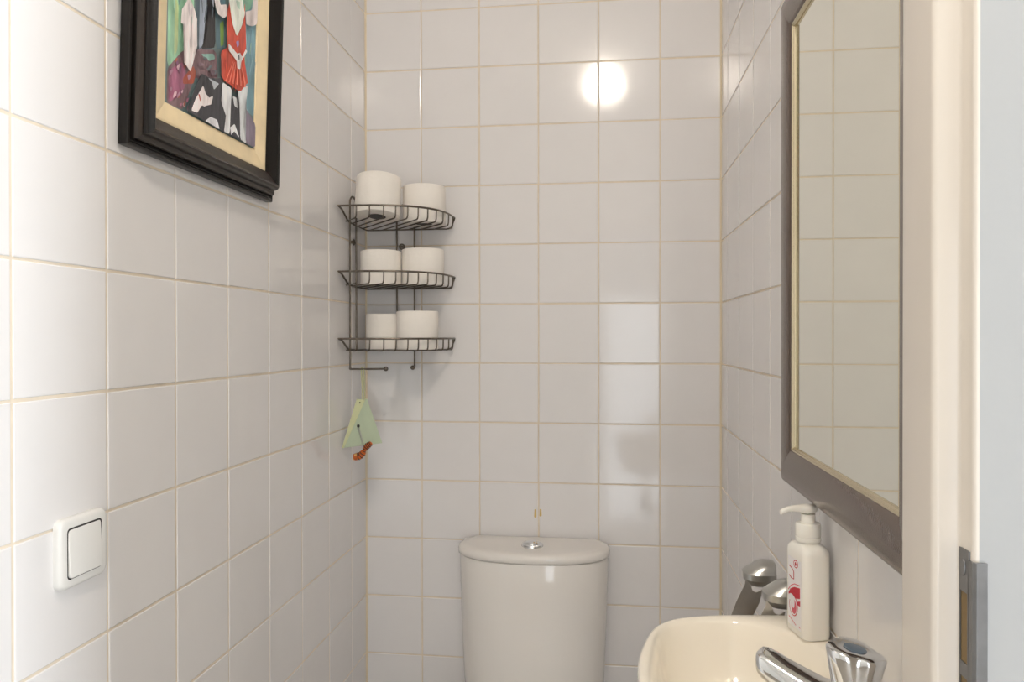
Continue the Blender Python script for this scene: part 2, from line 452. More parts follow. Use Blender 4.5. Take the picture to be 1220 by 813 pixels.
o.matrix_parent_inverse = Matrix.Translation(-Vector(tap.location))@Matrix.Identity(4) if False else Matrix.Identity(4)
# three-lobed handle, wider at its slanted top
def lobe(z, r, dx=0, dy=0, tilt=0.0, ph=math.radians(200), k3=.13):
    pts = []
    for k in range(60):
        a = 2 * PI * k / 60
        rr = r * (1 + k3 * math.cos(3 * (a - ph)) - .02 * math.cos(6 * (a - ph)))
        x, y = rr * math.cos(a), rr * math.sin(a)
        pts.append((TX + dx + x, TY + dy + y, ZR + z + tilt * (-x * .9 + .25 * y)))
    return pts
v, f = loft([lobe(.0590, .0150, k3=.02), lobe(.0598, .0190, k3=.05), lobe(.064, .0198, k3=.07), lobe(.078, .0220, k3=.10), lobe(.0895, .0238, tilt=.08), lobe(.0925, .0236, tilt=.15), lobe(.0942, .0222, tilt=.17), lobe(.0949, .0190, tilt=.17), lobe(.0946, .0125, tilt=.17, k3=.05), lobe(.0942, .0100, tilt=.17, k3=0)])
hd = par(obj('tap_handle', v, f, M['chrome'], angle=50), tap)
v, f = loft([lobe(.0935, .0095, tilt=.17, k3=0), lobe(.0949, .0095, tilt=.17, k3=0), lobe(.0954, .0075, tilt=.17, k3=0)])
o = obj('handle_cap', v, f, M['knobcap'], angle=50); o.parent = hd; o['label'] = 'blue-grey oval cap'
tag(tap, 'chrome basin tap with lobed turning handle at the near corner of the basin', 'tap')

# ------------------------------------------------------------------ soap dispenser
SX, SY, SR = .8685, -.8890, math.radians(14)
def rrect(hx, hy, r, n=6):
    pts = []
    for cx_, cy_, a in ((hx - r, hy - r, 0), (-hx + r, hy - r, 90), (-hx + r, -hy + r, 180), (hx - r, -hy + r, 270)):
        pts += arc((cx_, cy_), r, a, a + 90, n)
    return pts
def ring2(hx, hy, r, z): return [(x, y, z) for x, y in rrect(hx, hy, r)]
soap = empty('soap_dispenser', (SX, SY, ZR), SR)
hx, hy = .0178, .0270
v, f = loft([ring2(hx - .003, hy - .003, .008, 0), ring2(hx - .0008, hy - .0008, .0095, .0015), ring2(hx, hy, .010, .005), ring2(hx, hy, .010, .06), ring2(hx, hy, .010, .104), ring2(hx - .0006, hy - .001, .010, .1085),
             ring2(hx - .0028, hy - .005, .010, .1130), ring2(hx - .0045, hy - .0115, .010, .1155), ring2(.0128, .0128, .0125, .1165), ring2(.0126, .0126, .0125, .119)])
body = obj('bottle_body', v, f, M['bottle'], soap, angle=40)
v, f = lathe([(.0150, 0), (.0154, .001), (.0154, .0050), (.0146, .0056), (.0150, .0062), (.0153, .0075), (.0153, .0205), (.0142, .0225), (.0095, .0230), (.0088, .0245), (.0085, .0320), (.0088, .0335)], 36, (0, 0, .1180))
obj('pump_collar', v, f, M['bottle'], soap, angle=35)
# head with nozzle pointing away from the wall
hv = []
for t, hw, z0, z1 in ((.0095, .0040, .0345, .0405), (.0085, .0070, .0325, .0415), (.004, .0088, .0310, .0420), (-.004, .0090, .0305, .0420), (-.0085, .0066, .0315, .0418), (-.014, .0046, .0330, .0415), (-.022, .0040, .0338, .0408), (-.028, .0037, .0330, .0398), (-.033, .0034, .0312, .0380), (-.0365, .0028, .0300, .0360)):
    pts = []
    for k in range(16):
        a = 2 * PI * k / 16; ca, sa = math.cos(a), math.sin(a)
        pts.append((t, math.copysign(abs(ca) ** .75, ca) * hw, .1215 + (z0 + z1) / 2 + math.copysign(abs(sa) ** .75, sa) * (z1 - z0) / 2))
    hv.append(pts)
v, f = loft(hv); obj('pump_nozzle', v, f, M['bottle'], soap, angle=50)
# printed label on the broad face that looks away from the wall, a short paper mark on the other
lx = -hx - .0003
def decal(name, yz, m, parent, h=.0001, lab=None, sgn=-1):
    v_, f_ = loft([[(sgn * (hx + h - .0002), y, z * .93) for y, z in yz], [(sgn * (hx + h), y, z * .93) for y, z in yz]])
    o_ = obj(name, v_, f_, m, parent)
    if lab: o_['label'] = lab
    return o_
lab = decal('label', [(.016, .010), (.016, .103), (-.0165, .103), (-.0165, .010)], M['label'], soap, .0003, 'white printed label with red graphics')
def ell(cy, cz, ry, rz, n=24, a0=0, a1=360): return [(cy + ry * math.cos(math.radians(a0 + (a1 - a0) * i / n)), cz + rz * math.sin(math.radians(a0 + (a1 - a0) * i / n))) for i in range(n)]
def stroke(path, wd):
    out_l, out_r = [], []
    for i, p in enumerate(path):
        a = Vector(path[max(i - 1, 0)]); b = Vector(path[min(i + 1, len(path) - 1)]); t = (b - a).normalized(); nn = Vector((-t.y, t.x)) * wd / 2
        out_l.append((p[0] + nn.x, p[1] + nn.y)); out_r.append((p[0] - nn.x, p[1] - nn.y))
    return out_l + out_r[::-1]
decal('label_print', ell(-.0035, .0965, .0055, .0055), M['red'], lab, .0005)
decal('label_print', ell(-.0035, .0965, .0042, .0042), M['label'], lab, .0006)
decal('label_print', [(-.0015, .0953), (-.0015, .0977), (-.0055, .0977), (-.0055, .0953)], M['red'], lab, .0007)
decal('label_print', [(-.0023, .0938), (-.0023, .0992), (-.0047, .0992), (-.0047, .0938)], M['red'], lab, .0007)
# a square-cornered letter below the cross
decal('label_print', stroke([(.013, .090), (.006, .088), (.0015, .0845), (.0015, .0745), (.008, .0745), (.013, .0770)], .0014), M['red'], lab, .0005)
# ribbon fan and ring
decal('label_print', [(.015, .0520), (.010, .0590), (.000, .0645), (-.0140, .0672), (-.0140, .0530), (-.004, .0500), (.006, .0470), (.0120, .0465)], M['red'], lab, .0005)
decal('label_print', stroke([(.0155, .056), (.009, .0635), (.000, .0685), (-.0140, .0705)], .0012), M['pinkred'], lab, .0005)
decal('label_print', [(-.006, .0465), (-.0145, .0500), (-.0145, .0430), (-.0085, .0425)], M['red'], lab, .0005)
decal('label_print', ell(.002, .0385, .0105, .0140), M['red'], lab, .0006)
decal('label_print', ell(.002, .0385, .0092, .0127), M['label'], lab, .0007)
decal('label_print', ell(.0005, .0375, .0062, .0098), M['pinkred'], lab, .0008)
decal('label_print', ell(.0065, .0480, .0068, .0052), M['label'], lab, .0009)
decal('label_print', ell(.0020, .0425, .0032, .0072), M['label'], lab, .0009)
decal('label_print', stroke([(.014, .0205), (.006, .0180), (-.004, .0140)], .0010), M['pinkred'], lab, .0005)
decal('label_print', stroke([(-.011, .0150), (-.0145, .0138)], .0009), M['pinkred'], lab, .0005)
decal('back_print', [(-.0100, .055), (-.0166, .060), (-.0166, .046), (-.0120, .043)], M['red'], soap, .0003, sgn=1)
tag(soap, 'white pump soap bottle with red printed label standing on the basin corner', 'soap bottle')

# ------------------------------------------------------------------ toilet roll holder behind the basin
hold = empty('toilet_roll_holder', (W, -.76, H - .36))
def cap_ring(x, y, z, a, b): return [(x + a * math.cos(2 * PI * k / 40), y + b * math.sin(2 * PI * k / 40), z) for k in range(40)]
def capring(cx_, y, z, rx, ry, p=1.0):
    pts = []
    for k in range(48):
        a = 2 * PI * k / 48; ca, sa = math.cos(a), math.sin(a)
        pts.append((min(cx_ + rx * math.copysign(abs(ca) ** .8, ca), xc + .0195), y + ry * math.copysign(abs(sa) ** .8, sa), z + (.004 if ca < 0 else .0)*0))
    return pts
for yc, dz, dx_ in ((-.705, 0, 0), (-.803, .003, .010)):
    zt = H - .337 + dz; xc = .8475 + dx_
    rg = []
    for z, rx in ((-.0385, .010), (-.037, .0165), (-.033, .0225), (-.0275, .0262), (-.0268, .0270), (-.0175, .0272), (-.0168, .0266), (-.0120, .0240), (-.0060, .0195), (-.002, .0130), (0, .006)):
        rg.append(capring(xc + (.008 if z > -.01 else .004 if z > -.0165 else 0), yc, zt + z, rx, rx * .86))
    v, f = loft(rg); c = par(obj('domed_bracket', v, f, M['satin'], angle=35), hold)
    # flat polished arm sloping out and down from the cap
    ys = yc - .012
    a = [(xc - .0240, zt - .022), (xc - .0260, zt - .034), (xc - .038, zt - .060), (xc - .047, zt - .084), (xc - .049, zt - .105),
         (xc - .020, zt - .105), (xc - .016, zt - .085), (xc - .004, zt - .060), (xc + .0005, zt - .040), (xc - .004, zt - .043), (xc - .0095, zt - .0455), (xc - .0145, zt - .043), (xc - .017, zt - .034), (xc - .016, zt - .022)]
    v, f = loft([[(x, ys - .0012, z) for x, z in a], [(x, ys + .0012, z) for x, z in a]])
    par(obj('holder_arm', v, f, M['armsteel'], bevel=.0004), hold)
    v, f = merge([tubevf([(W - .001, yc, zt - .050), (xc + .012, yc, zt - .048), (xc + .006, yc, zt - .034)], .005, 12)])
    par(obj('wall_mount', v, f, M['satin'], angle=40), hold)
zc = H - .445
v, f = tubevf([(.852, -.700, zc), (.852, -.820, zc)], .0045, 14)
par(obj('spindle', v, f, M['satin'], angle=40), hold)
tag(hold, 'satin steel toilet roll holder with domed brackets on the right wall behind the basin', 'toilet roll holder')
N_ = 40
def ringy(r, y, c): return [(c[0] + r * math.cos(2 * PI * k / N_), y, c[1] + r * math.sin(2 * PI * k / N_)) for k in range(N_)]
cc = (.856, zc - .002)
v, f = loft([ringy(.0225, -.722, cc), ringy(.0225, -.802, cc), ringy(.0215, -.802, cc), ringy(.0215, -.722, cc), ringy(.0225, -.722, cc)], False, False)
core = obj('cardboard_roll', v, f, M['browncard'], angle=40)
tag(core, 'brown cardboard core of a used up toilet roll on the wall holder', 'cardboard tube')

# ------------------------------------------------------------------ light switch
sw = empty('light_switch', (0, -1.062, H - .2475))
def srr(hx_, hy_, r, x): return [(x, y, z) for y, z in rrect(hx_, hy_, r)]
v, f = loft([srr(.0405, .0405, .010, 0), srr(.0405, .0405, .010, .004), srr(.0398, .0398, .010, .0068), srr(.0380, .0380, .009, .0086), srr(.0355, .0355, .008, .0092), srr(.0290, .0290, .005, .0092), srr(.0290, .0290, .005, .0062)])
pl = obj('plate', v, f, M['plastic'], sw, angle=35)
v, f = loft([srr(.0296, .0296, .005, .0060), srr(.0294, .0294, .005, .00925)])
g = obj('gap', v, f, M['dark'], pl)
pts = lambda hx_, r, fx: [(fx(z), y, z) for y, z in rrect(hx_, hx_, r)]
v, f = loft([pts(.0278, .004, lambda z: .006), pts(.0278, .004, lambda z: .0100 - .055 * z), pts(.0272, .0035, lambda z: .0108 - .055 * z), pts(.0255, .003, lambda z: .0112 - .055 * z)])
obj('rocker', v, f, M['plastic'], sw, angle=35)
tag(sw, 'white square rocker light switch on the left wall tiles below the painting', 'light switch')

# ------------------------------------------------------------------ strike plate on the door jamb
sk = empty('strike_plate', (.858, -1.33, H - .145))
par_z = H - .145
def yzp(yz, x0, x1):
    return loft([[(x0, y, z) for y, z in yz], [(x1, y, z) for y, z in yz]])
# plate with two keep openings, built from strips
ya, yb, zt, zb = -1.3200, -1.3345, H - .1445, H - .385
hz = [(H - .1735, H - .2215), (H - .2315, H - .300)]
h0, h1 = -1.3225, -1.3325
parts_ = []
x0, x1 = .8568, .8581
def bx(y0, y1, z0, z1): parts_.append(boxvf(x0, x1, min(y0, y1), max(y0, y1), z0, z1))
bx(ya, h0, zb, zt); bx(h1, yb, zb, zt); bx(h0, h1, hz[0][0], zt); bx(h0, h1, hz[1][0], hz[0][1]); bx(h0, h1, zb, hz[1][1])
v, f = merge(parts_); par(obj('face_plate', v, f, M['galv']), sk)
lip = [(.8568, -1.3335), (.8581, -1.3335), (.8581, -1.3385), (.8592, -1.3388), (.8655, -1.3388), (.8660, -1.3410), (.8590, -1.3412), (.8568, -1.3395)]
v, f = prism(lip, zb, H - .1500); par(obj('lip', v, f, M['galv'], bevel=.0004), sk)
for (a_, b_) in hz:
    v, f = boxvf(.8576, .8590, h1 - .0003, h0 + .0003, b_ - .0003, a_ + .0003); par(obj('keep_hole', v, f, M['strikehole']), sk)
v, f = loft([[(.8562, -1.3272 + .0028 * math.cos(2 * PI * k / 20), H - .1570 + .0055 * math.sin(2 * PI * k / 20)) for k in range(20)], [(.857, -1.3272 + .003 * math.cos(2 * PI * k / 20), H - .1570 + .006 * math.sin(2 * PI * k / 20)) for k in range(20)]])
par(obj('screw', v, f, M['galv']), sk)
tag(sk, 'grey metal strike plate with latch openings in the cream door jamb', 'strike plate')

# ------------------------------------------------------------------ mirror
mi = empty('wall_mirror', (W, -.98, H - .22))
my0, my1, mz0, mz1 = -1.228, -.732, H - .2095, H + .484   # outline, near and far edge, bottom and top
my1 = -.738
FW = .048
# profile: (inwards from the outer edge, out from the wall)
prof = [(w_ * 1.12, h_ * .66) for w_, h_ in ((0, .001), (0, .030), (.0008, .0350), (.0035, .0385), (.010, .0420), (.020, .0430), (.032, .0418), (.040, .0395), (.0445, .0370), (.0455, .0345))]
lipp = [(w_ * 1.12, h_ * .66) for w_, h_ in ((.0455, .0355), (.0475, .0355), (.0482, .0335), (.0492, .0325), (.0500, .0290))]
cor = [(my1, mz0), (my0, mz0), (my0, mz1), (my1, mz1)]
def rail(i, pr):
    a = Vector(cor[i]); b = Vector(cor[(i + 1) % 4]); rgs = []
    cen = Vector(((my0 + my1) / 2, (mz0 + mz1) / 2))
    for p, in ((a,), (b,)):
        s = Vector((1 if cen.x > p.x else -1, 1 if cen.y > p.y else -1))
        ring = [(W - h, p.x + s.x * w_, p.y + s.y * w_) for w_, h in pr]
        ring += [(W - .001, p.x + s.x * pr[-1][0], p.y + s.y * pr[-1][0])]
        if pr[0][1] > .01: ring += [(W - .001, p.x + s.x * pr[0][0], p.y + s.y * pr[0][0])]
        rgs.append(ring)
    return loft(rgs)
for i in range(4):
    v, f = rail(i, prof); r_ = par(obj('frame_rail', v, f, M['taupe'], angle=40), mi)
    v, f = rail(i, lipp); o = obj('gilt_lip', v, f, M['goldlip'], angle=40); o.parent = r_
    o['label'] = 'thin champagne gold inner lip'
v, f = boxvf(W - .0185, W - .0150, my0 + .046, my1 - .046, mz0 + .046, mz1 - .046)
par(obj('mirror_glass', v, f, M['mirror']), mi)
tag(mi, 'tall wall mirror in a taupe lacquered frame above the washbasin', 'mirror')

PAINT = [
    ('sea_green', (140, 182, 155), [(0.0817,0.2604),(0.1477,0.2926),(0.1474,0.1767),(0.1212,0.1637),(0.085,0.123)]),
    ('straw', (180, 195, 145), [(0.0975,0.2681),(0.1074,0.2729),(0.1084,0.1603),(0.1001,0.1457)]),
    ('mauve', (122, 98, 104), [(0.1212,0.1637),(0.1475,0.1752),(0.2103,0.1991),(0.2188,0.151),(0.1955,0.1275),(0.1546,0.1398),(0.1248,0.08),(0.0844,0.0779),(0.0849,0.1258)]),
    ('pink', (150, 92, 118), [(0.0946,0.1293),(0.1193,0.1469),(0.1303,0.1361),(0.131,0.1196),(0.1188,0.0981),(0.0892,0.0801),(0.0879,0.1126)]),
    ('rust', (165, 85, 68), [(0.1229,0.1246),(0.1485,0.1515),(0.1571,0.1455),(0.1497,0.1258),(0.1232,0.1169)]),
    ('slate', (72, 88, 98), [(0.1477,0.2926),(0.1898,0.313),(0.2042,0.1984),(0.1556,0.1783)]),
    ('lilac_grey', (140, 150, 165), [(0.1614,0.2992),(0.1754,0.306),(0.185,0.2252),(0.1721,0.1907),(0.1625,0.1809)]),
    ('black', (42, 40, 43), [(0.1836,0.2868),(0.2026,0.2956),(0.2087,0.2009),(0.1695,0.1851),(0.1746,0.1979),(0.1866,0.2228)]),
    ('steel_blue', (85, 112, 122), [(0.203,0.3195),(0.2351,0.3351),(0.2349,0.2085),(0.2103,0.1991)]),
    ('olive', (110, 140, 70), [(0.2191,0.2425),(0.2312,0.2524),(0.2331,0.2142),(0.2238,0.2091)]),
    ('pale_teal', (130, 170, 162), [(0.1698,0.1775),(0.2046,0.1906),(0.208,0.1839),(0.1933,0.1754),(0.1757,0.1751)]),
    ('blue', (112, 150, 162), [(0.2808,0.3573),(0.3357,0.384),(0.3392,0.181),(0.338,0.1326),(0.3029,0.1361),(0.292,0.2098)]),
    ('sea_green', (130, 170, 150), [(0.2842,0.359),(0.332,0.3822),(0.3337,0.3164),(0.2878,0.2913)]),
    ('white', (214, 205, 205), [(0.122,0.236),(0.1174,0.2515),(0.129,0.2569),(0.1298,0.2395),(0.1409,0.231),(0.1483,0.2177),(0.1501,0.1777),(0.1421,0.1732),(0.1416,0.155),(0.1342,0.1382),(0.1247,0.1429),(0.1168,0.1452),(0.1232,0.1483),(0.1186,0.1627),(0.1158,0.1982),(0.1068,0.1974),(0.1097,0.2189)]),
    ('mauve', (125, 115, 122), [(0.1305,0.2221),(0.1343,0.2148),(0.1345,0.1732),(0.1327,0.1725),(0.1321,0.2035)]),
    ('black', (48, 48, 54), [(0.16,0.1447),(0.1916,0.1479),(0.2184,0.1587),(0.2284,0.146),(0.2452,0.1318),(0.2776,0.1521),(0.2825,0.0894),(0.2919,0.0749),(0.2223,0.078),(0.1715,0.0779),(0.1248,0.0793)]),
    ('white', (216, 208, 208), [(0.1584,0.1168),(0.1677,0.129),(0.1754,0.1192),(0.1842,0.1158),(0.1957,0.1226),(0.1919,0.1088),(0.1734,0.1),(0.1649,0.099),(0.1543,0.0851),(0.1366,0.0829),(0.1479,0.1043)]),
    ('white', (205, 205, 210), [(0.1743,0.0787),(0.1913,0.0899),(0.2094,0.0903),(0.2176,0.0783),(0.1979,0.0776)]),
    ('lilac_grey', (165, 170, 176), [(0.1799,0.1455),(0.2128,0.1472),(0.1983,0.1328),(0.1919,0.1417)]),
    ('rust', (165, 70, 60), [(0.1544,0.1125),(0.158,0.1129),(0.1623,0.1066),(0.159,0.1033)]),
    ('mauve', (122, 112, 128), [(0.2957,0.1374),(0.335,0.1177),(0.3354,0.0763),(0.2988,0.0775)]),
    ('white', (205, 207, 210), [(0.2218,0.1534),(0.2507,0.1517),(0.2484,0.1328),(0.2479,0.0767),(0.2302,0.0777),(0.2369,0.1031),(0.2202,0.1208)]),
    ('white', (200, 205, 208), [(0.2706,0.1548),(0.3062,0.1768),(0.2989,0.1452),(0.2904,0.1051),(0.3042,0.0771),(0.283,0.0794),(0.2786,0.1322)]),
    ('white', (205, 207, 210), [(0.2489,0.0902),(0.2633,0.0992),(0.2795,0.081),(0.2622,0.0872),(0.2528,0.0764)]),
    ('white', (200, 203, 206), [(0.2545,0.1413),(0.2679,0.1423),(0.272,0.1268),(0.2602,0.1282)]),
    ('red', (186, 72, 54), [(0.232,0.2689),(0.2376,0.2843),(0.2661,0.2437),(0.2851,0.2749),(0.287,0.3062),(0.2949,0.2347),(0.2882,0.2152),(0.3043,0.1776),(0.3008,0.1767),(0.2791,0.1559),(0.2185,0.1571),(0.215,0.1977),(0.2349,0.2085),(0.23,0.2438)]),
    ('salmon', (214, 118, 98), [(0.2502,0.1946),(0.2522,0.1953),(0.2309,0.1551),(0.2308,0.1564),(0.2264,0.1566),(0.2265,0.1536)]),
    ('salmon', (214, 118, 98), [(0.2548,0.1962),(0.2567,0.1969),(0.2429,0.1592),(0.2429,0.1586),(0.2384,0.1587),(0.2384,0.1577)]),
    ('salmon', (214, 118, 98), [(0.2593,0.1979),(0.2613,0.1986),(0.2551,0.1633),(0.2552,0.1607),(0.2506,0.1608),(0.2506,0.1617)]),
    ('salmon', (214, 118, 98), [(0.264,0.1995),(0.2659,0.2003),(0.2676,0.1675),(0.2678,0.163),(0.2631,0.163),(0.263,0.1659)]),
    ('salmon', (214, 118, 98), [(0.2686,0.2012),(0.2706,0.202),(0.2803,0.1718),(0.2807,0.1652),(0.2759,0.1653),(0.2756,0.1702)]),
    ('salmon', (214, 118, 98), [(0.2733,0.2029),(0.2753,0.2037),(0.2934,0.1762),(0.2938,0.1675),(0.2889,0.1676),(0.2885,0.1745)]),
    ('white', (208, 212, 203), [(0.2328,0.2854),(0.2337,0.2988),(0.2759,0.3181),(0.2749,0.3042),(0.2862,0.2872),(0.2707,0.2538),(0.2596,0.2394),(0.2457,0.2535)]),
    ('pale_teal', (165, 190, 175), [(0.2535,0.2946),(0.2684,0.298),(0.2674,0.2842),(0.2589,0.2871)]),
    ('white', (212, 203, 202), [(0.1841,0.2761),(0.2002,0.2835),(0.2071,0.266),(0.2253,0.2756),(0.2292,0.2596),(0.2171,0.2497),(0.1987,0.2498)]),
    ('white', (205, 195, 195), [(0.2878,0.2913),(0.3086,0.302),(0.3145,0.3287),(0.3271,0.3344),(0.3278,0.2875),(0.31,0.275),(0.2906,0.2704)]),
    ('white', (216, 212, 212), [(0.2345,0.2172),(0.2383,0.2179),(0.261,0.2117),(0.2725,0.2177),(0.2779,0.213),(0.2909,0.2298),(0.2953,0.228),(0.2766,0.2042),(0.2739,0.1914),(0.2638,0.1887),(0.2616,0.2003),(0.2349,0.2085)]),
    ('lilac_grey', (150, 130, 175), [(0.2584,0.2306),(0.2666,0.2347),(0.2686,0.228),(0.2621,0.2221)]),
    ('slate', (90, 95, 100), [(0.2651,0.2108),(0.2693,0.2132),(0.2707,0.2062),(0.2671,0.204)]),
]

# ------------------------------------------------------------------ framed painting, leaning slightly off the left wall
tilt = .030
pa = empty('framed_painting', (0.001, -.988, H + .246))
pa.rotation_euler = (0, tilt, 0)
PW, PH = .417, .517
def prail(i, pr, back=.0):
    cr = [(0, 0), (PW, 0), (PW, PH), (0, PH)]
    a, b = cr[i], cr[(i + 1) % 4]; rgs = []
    for p in (a, b):
        sx = 1 if p[0] == 0 else -1; sy = 1 if p[1] == 0 else -1
        ring = [(h, p[0] + sx * w_, p[1] + sy * w_) for w_, h in pr]
        ring += [(back, p[0] + sx * pr[-1][0], p[1] + sy * pr[-1][0]), (back, p[0] + sx * pr[0][0], p[1] + sy * pr[0][0])]
        rgs.append(ring)
    return loft(rgs)
po = [(.0, .0105), (.0010, .0125), (.0035, .0135), (.0055, .0125), (.0065, .0105), (.0085, .0105), (.0095, .0160)]
pg = [(.0095, .0160), (.0110, .0195), (.0150, .0225), (.0175, .0225)]
pc = [(.0175, .0225), (.0185, .0285), (.0205, .0325), (.0230, .0350), (.0255, .0345), (.0268, .0325), (.0300, .0305), (.0370, .0270), (.0430, .0230), (.0462, .0205), (.0468, .0180)]
gl = [(.0468, .0192), (.0480, .0196), (.0510, .0192), (.0650, .0160), (.0745, .0140), (.0770, .0135), (.0775, .0112)]
for i in range(4):
    v, f = prail(i, po, .0); r_ = obj('outer_moulding', v, f, M['blackwood'], pa, angle=28)
    v, f = prail(i, pg, .002); obj('moulding_groove', v, f, M['brownwood'], r_, angle=28)
    v, f = prail(i, pc, .002); obj('inner_moulding', v, f, M['brownwood' if i == 0 else 'blackwood'], pa, angle=28)
    v, f = prail(i, gl, .004); o = obj('gold_liner', v, f, M['gold'], pa, angle=28); o['label'] = 'pale gold inner liner'
cv = box('canvas', (.006, .0110, .074, PW - .074, .074, PH - .074), mat('paint_ground', (120, 140, 140), .45, noise=.22, nscale=30, bump=.3, bscale=120), pa)
pm = {}
LA = 0
rd = random.Random(3)
def dab(nme, colr, cy, cz, ln, wd, ang):
    c_, s_ = math.cos(ang), math.sin(ang); pts = []
    for u_, v_ in ((-1, -.4), (-.5, -1), (.4, -.9), (1, -.2), (.9, .5), (.2, 1), (-.6, .8)):
        u_ *= ln / 2 * rd.uniform(.8, 1.2); v_ *= wd / 2 * rd.uniform(.7, 1.2)
        pts.append((cy + u_ * c_ - v_ * s_, cz + u_ * s_ + v_ * c_))
    return (nme, colr, pts)
DABS = []
for n_k, ry, rz, cols, ln, wd, ang in (
        (26, (.085, .140), (.170, .44), ((165, 205, 180), (120, 165, 140), (190, 205, 160), (105, 140, 130)), .035, .004, 1.5),
        (22, (.088, .135), (.085, .150), ((175, 115, 140), (120, 80, 110), (170, 130, 150), (150, 90, 75), (190, 160, 170)), .012, .005, .9),
        (12, (.150, .205), (.155, .185), ((95, 105, 110), (140, 115, 125), (100, 80, 90)), .014, .005, .3),
        (14, (.292, .330), (.120, .40), ((150, 185, 195), (95, 130, 150), (130, 160, 175), (140, 170, 150)), .040, .003, 1.5),
        (10, (.150, .190), (.215, .40), ((110, 125, 140), (80, 90, 100), (160, 165, 178)), .040, .004, 1.5)):
    for q_ in range(n_k):
        DABS.append(dab('dab', rd.choice(cols), rd.uniform(*ry), rd.uniform(*rz), ln * rd.uniform(.5, 1.2), wd * rd.uniform(.6, 1.3), ang + rd.uniform(-.3, .3)))
cut = 14                            # the ground colours first, then loose dabs, then the figures
DRESS = [dab('dab', rd.choice(((225, 95, 72), (160, 50, 40), (205, 85, 60))), rd.uniform(.225, .268), rd.uniform(.160, .185), .030 * rd.uniform(.5, 1), .0022, 1.55 + rd.uniform(-.2, .2)) for q_ in range(18)]
COAT = [dab('dab', rd.choice(((235, 228, 228), (190, 180, 185), (200, 205, 200))), rd.uniform(.114, .140), rd.uniform(.200, .30), .020 * rd.uniform(.5, 1), .003, 1.55 + rd.uniform(-.3, .3)) for q_ in range(14)]
PAINT = PAINT[:cut - 1] + DABS + PAINT[cut - 1:15] + COAT + PAINT[15:26] + DRESS + PAINT[26:]
for nme, colr, poly in PAINT:
    key = nme + str(colr)
    if key not in pm: pm[key] = mat('paint_' + nme, tuple(min(250, c_ * 1.12 + 8) for c_ in colr), .42, noise=.42, nscale=60, bump=.5, bscale=120, stretch=(1, 1, .30))
    LA += 1
    h = .0110 + .00005 * LA
    P3 = [Vector((h, min(max(y, .0782), PW - .0788), min(max(z, .0782), PH - .0782))) for y, z in poly]
    # soften the outline like a brush stroke
    q = []
    n_ = len(P3)
    for k in range(n_):
        a, b = P3[k], P3[(k + 1) % n_]
        for t in (.10, .90):
            p = a.lerp(b, t); p.y += random.uniform(-.0006, .0006); p.z += random.uniform(-.0006, .0006); q.append(p)
    me = bpy.data.meshes.new('brushwork'); bm = bmesh.new()
    vs = [bm.verts.new(p) for p in q]; fc = bm.faces.new(vs)
    if fc.normal.x < 0: fc.normal_flip()
    bmesh.ops.triangulate(bm, faces=bm.faces)
    bm.normal_update()
    ex = bmesh.ops.extrude_face_region(bm, geom=list(bm.faces))
    for g_ in ex['geom']:
        if isinstance(g_, bmesh.types.BMVert): g_.co.x -= .00004
    bmesh.ops.recalc_face_normals(bm, faces=bm.faces)
    bm.to_mesh(me); bm.free(); me.materials.append(pm[key])
    o = link('paint_patch', me, cv)
tag(pa, 'dark framed painting of a figure in a red dress hanging on the left wall', 'painting')

# ------------------------------------------------------------------ corner wire shelf
shelf = empty('corner_wire_shelf', (.012, -.012, H - .08))
TIERS = [H + .302, H + .151, H - .004]
WR = .0018
A_, B_, EX = .235, .214, 3.0
def rimxy(t):   # t 0..1 from the back wall end to the left wall end
    a = t * PI / 2; c, s = math.cos(a), math.sin(a)
    return (A_ * c ** (2 / EX), -B_ * s ** (2 / EX))
def rimpts(z, n=40, off=0):
    pts = []
    for i in range(n + 1):
        x, y = rimxy(min(max(i / n, 0.0), 1))
        pts.append((max(x - off, .006), min(y + off, -.006), z))
    return pts
DROP = .028
for zt in TIERS:
    zf = zt - DROP
    rp = [(A_ - .003, -.006, zt - .010), (A_ - .001, -.006, zt - .003)] + rimpts(zt) + [(.007, -B_ + .02, zt - .004), (.006, -.15, zf + .003), (.006, -.10, zf)]
    v, f = tubevf(rp, .0024, 8); bk = par(obj('basket_rim', v, f, M['wire'], angle=60), shelf)
    back = [(.006, -.10, zf), (.006, -.012, zf), (.012, -.006, zf), (.13, -.006, zf), (A_ - .020, -.006, zf), (A_ - .008, -.006, zf + .004), (A_ - .003, -.006, zt - .010)]
    v, f = tubevf(back, WR, 6); o = obj('basket_back_wire', v, f, M['wire'], angle=60); o.parent = bk
    # slanting floor wires, each bent up to the rim
    dv = Vector((-.64, .77)); pv = Vector((.77, .64)); ws = []
    for k in range(-9, 10):
        s = k * .0262 + .006
        # find where the line p = pv*s + dv*t meets the rim curve (from outside)
        best = None; prev = None
        for i in range(201):
            x, y = rimxy(i / 200); q_ = Vector((x, y)).dot(pv) - s
            if prev is not None and prev[0] * q_ <= 0: best = (x, y)
            prev = (q_, x, y)
        if not best: continue
        p0 = Vector(best)
        # where it reaches a wall
        tx = (p0.x - .006) / .64; ty = (-.006 - p0.y) / .77; t = min(tx, ty)
        if t < .02: continue
        p1 = p0 + dv * t
        i_ = dv * .007
        pts = [(p0.x, p0.y, zt), (p0.x + i_.x * .12, p0.y + i_.y * .12, zt - DROP * .75), (p0.x + i_.x * .5, p0.y + i_.y * .5, zf + .002), (p0.x + i_.x * 1.1, p0.y + i_.y * 1.1, zf), (p1.x, p1.y, zf)]
        ws.append(tubevf(pts, WR * .95, 6))
    v, f = merge(ws); o = obj('basket_wires', v, f, M['wire'], angle=60); o.parent = bk
ztop, zbot = H + .318, H - .0765
def upright(p, q, hook_dir=None):
    pts = [(p[0], p[1], zbot), (p[0], p[1], ztop)]
    return tubevf(pts, .0024, 8)
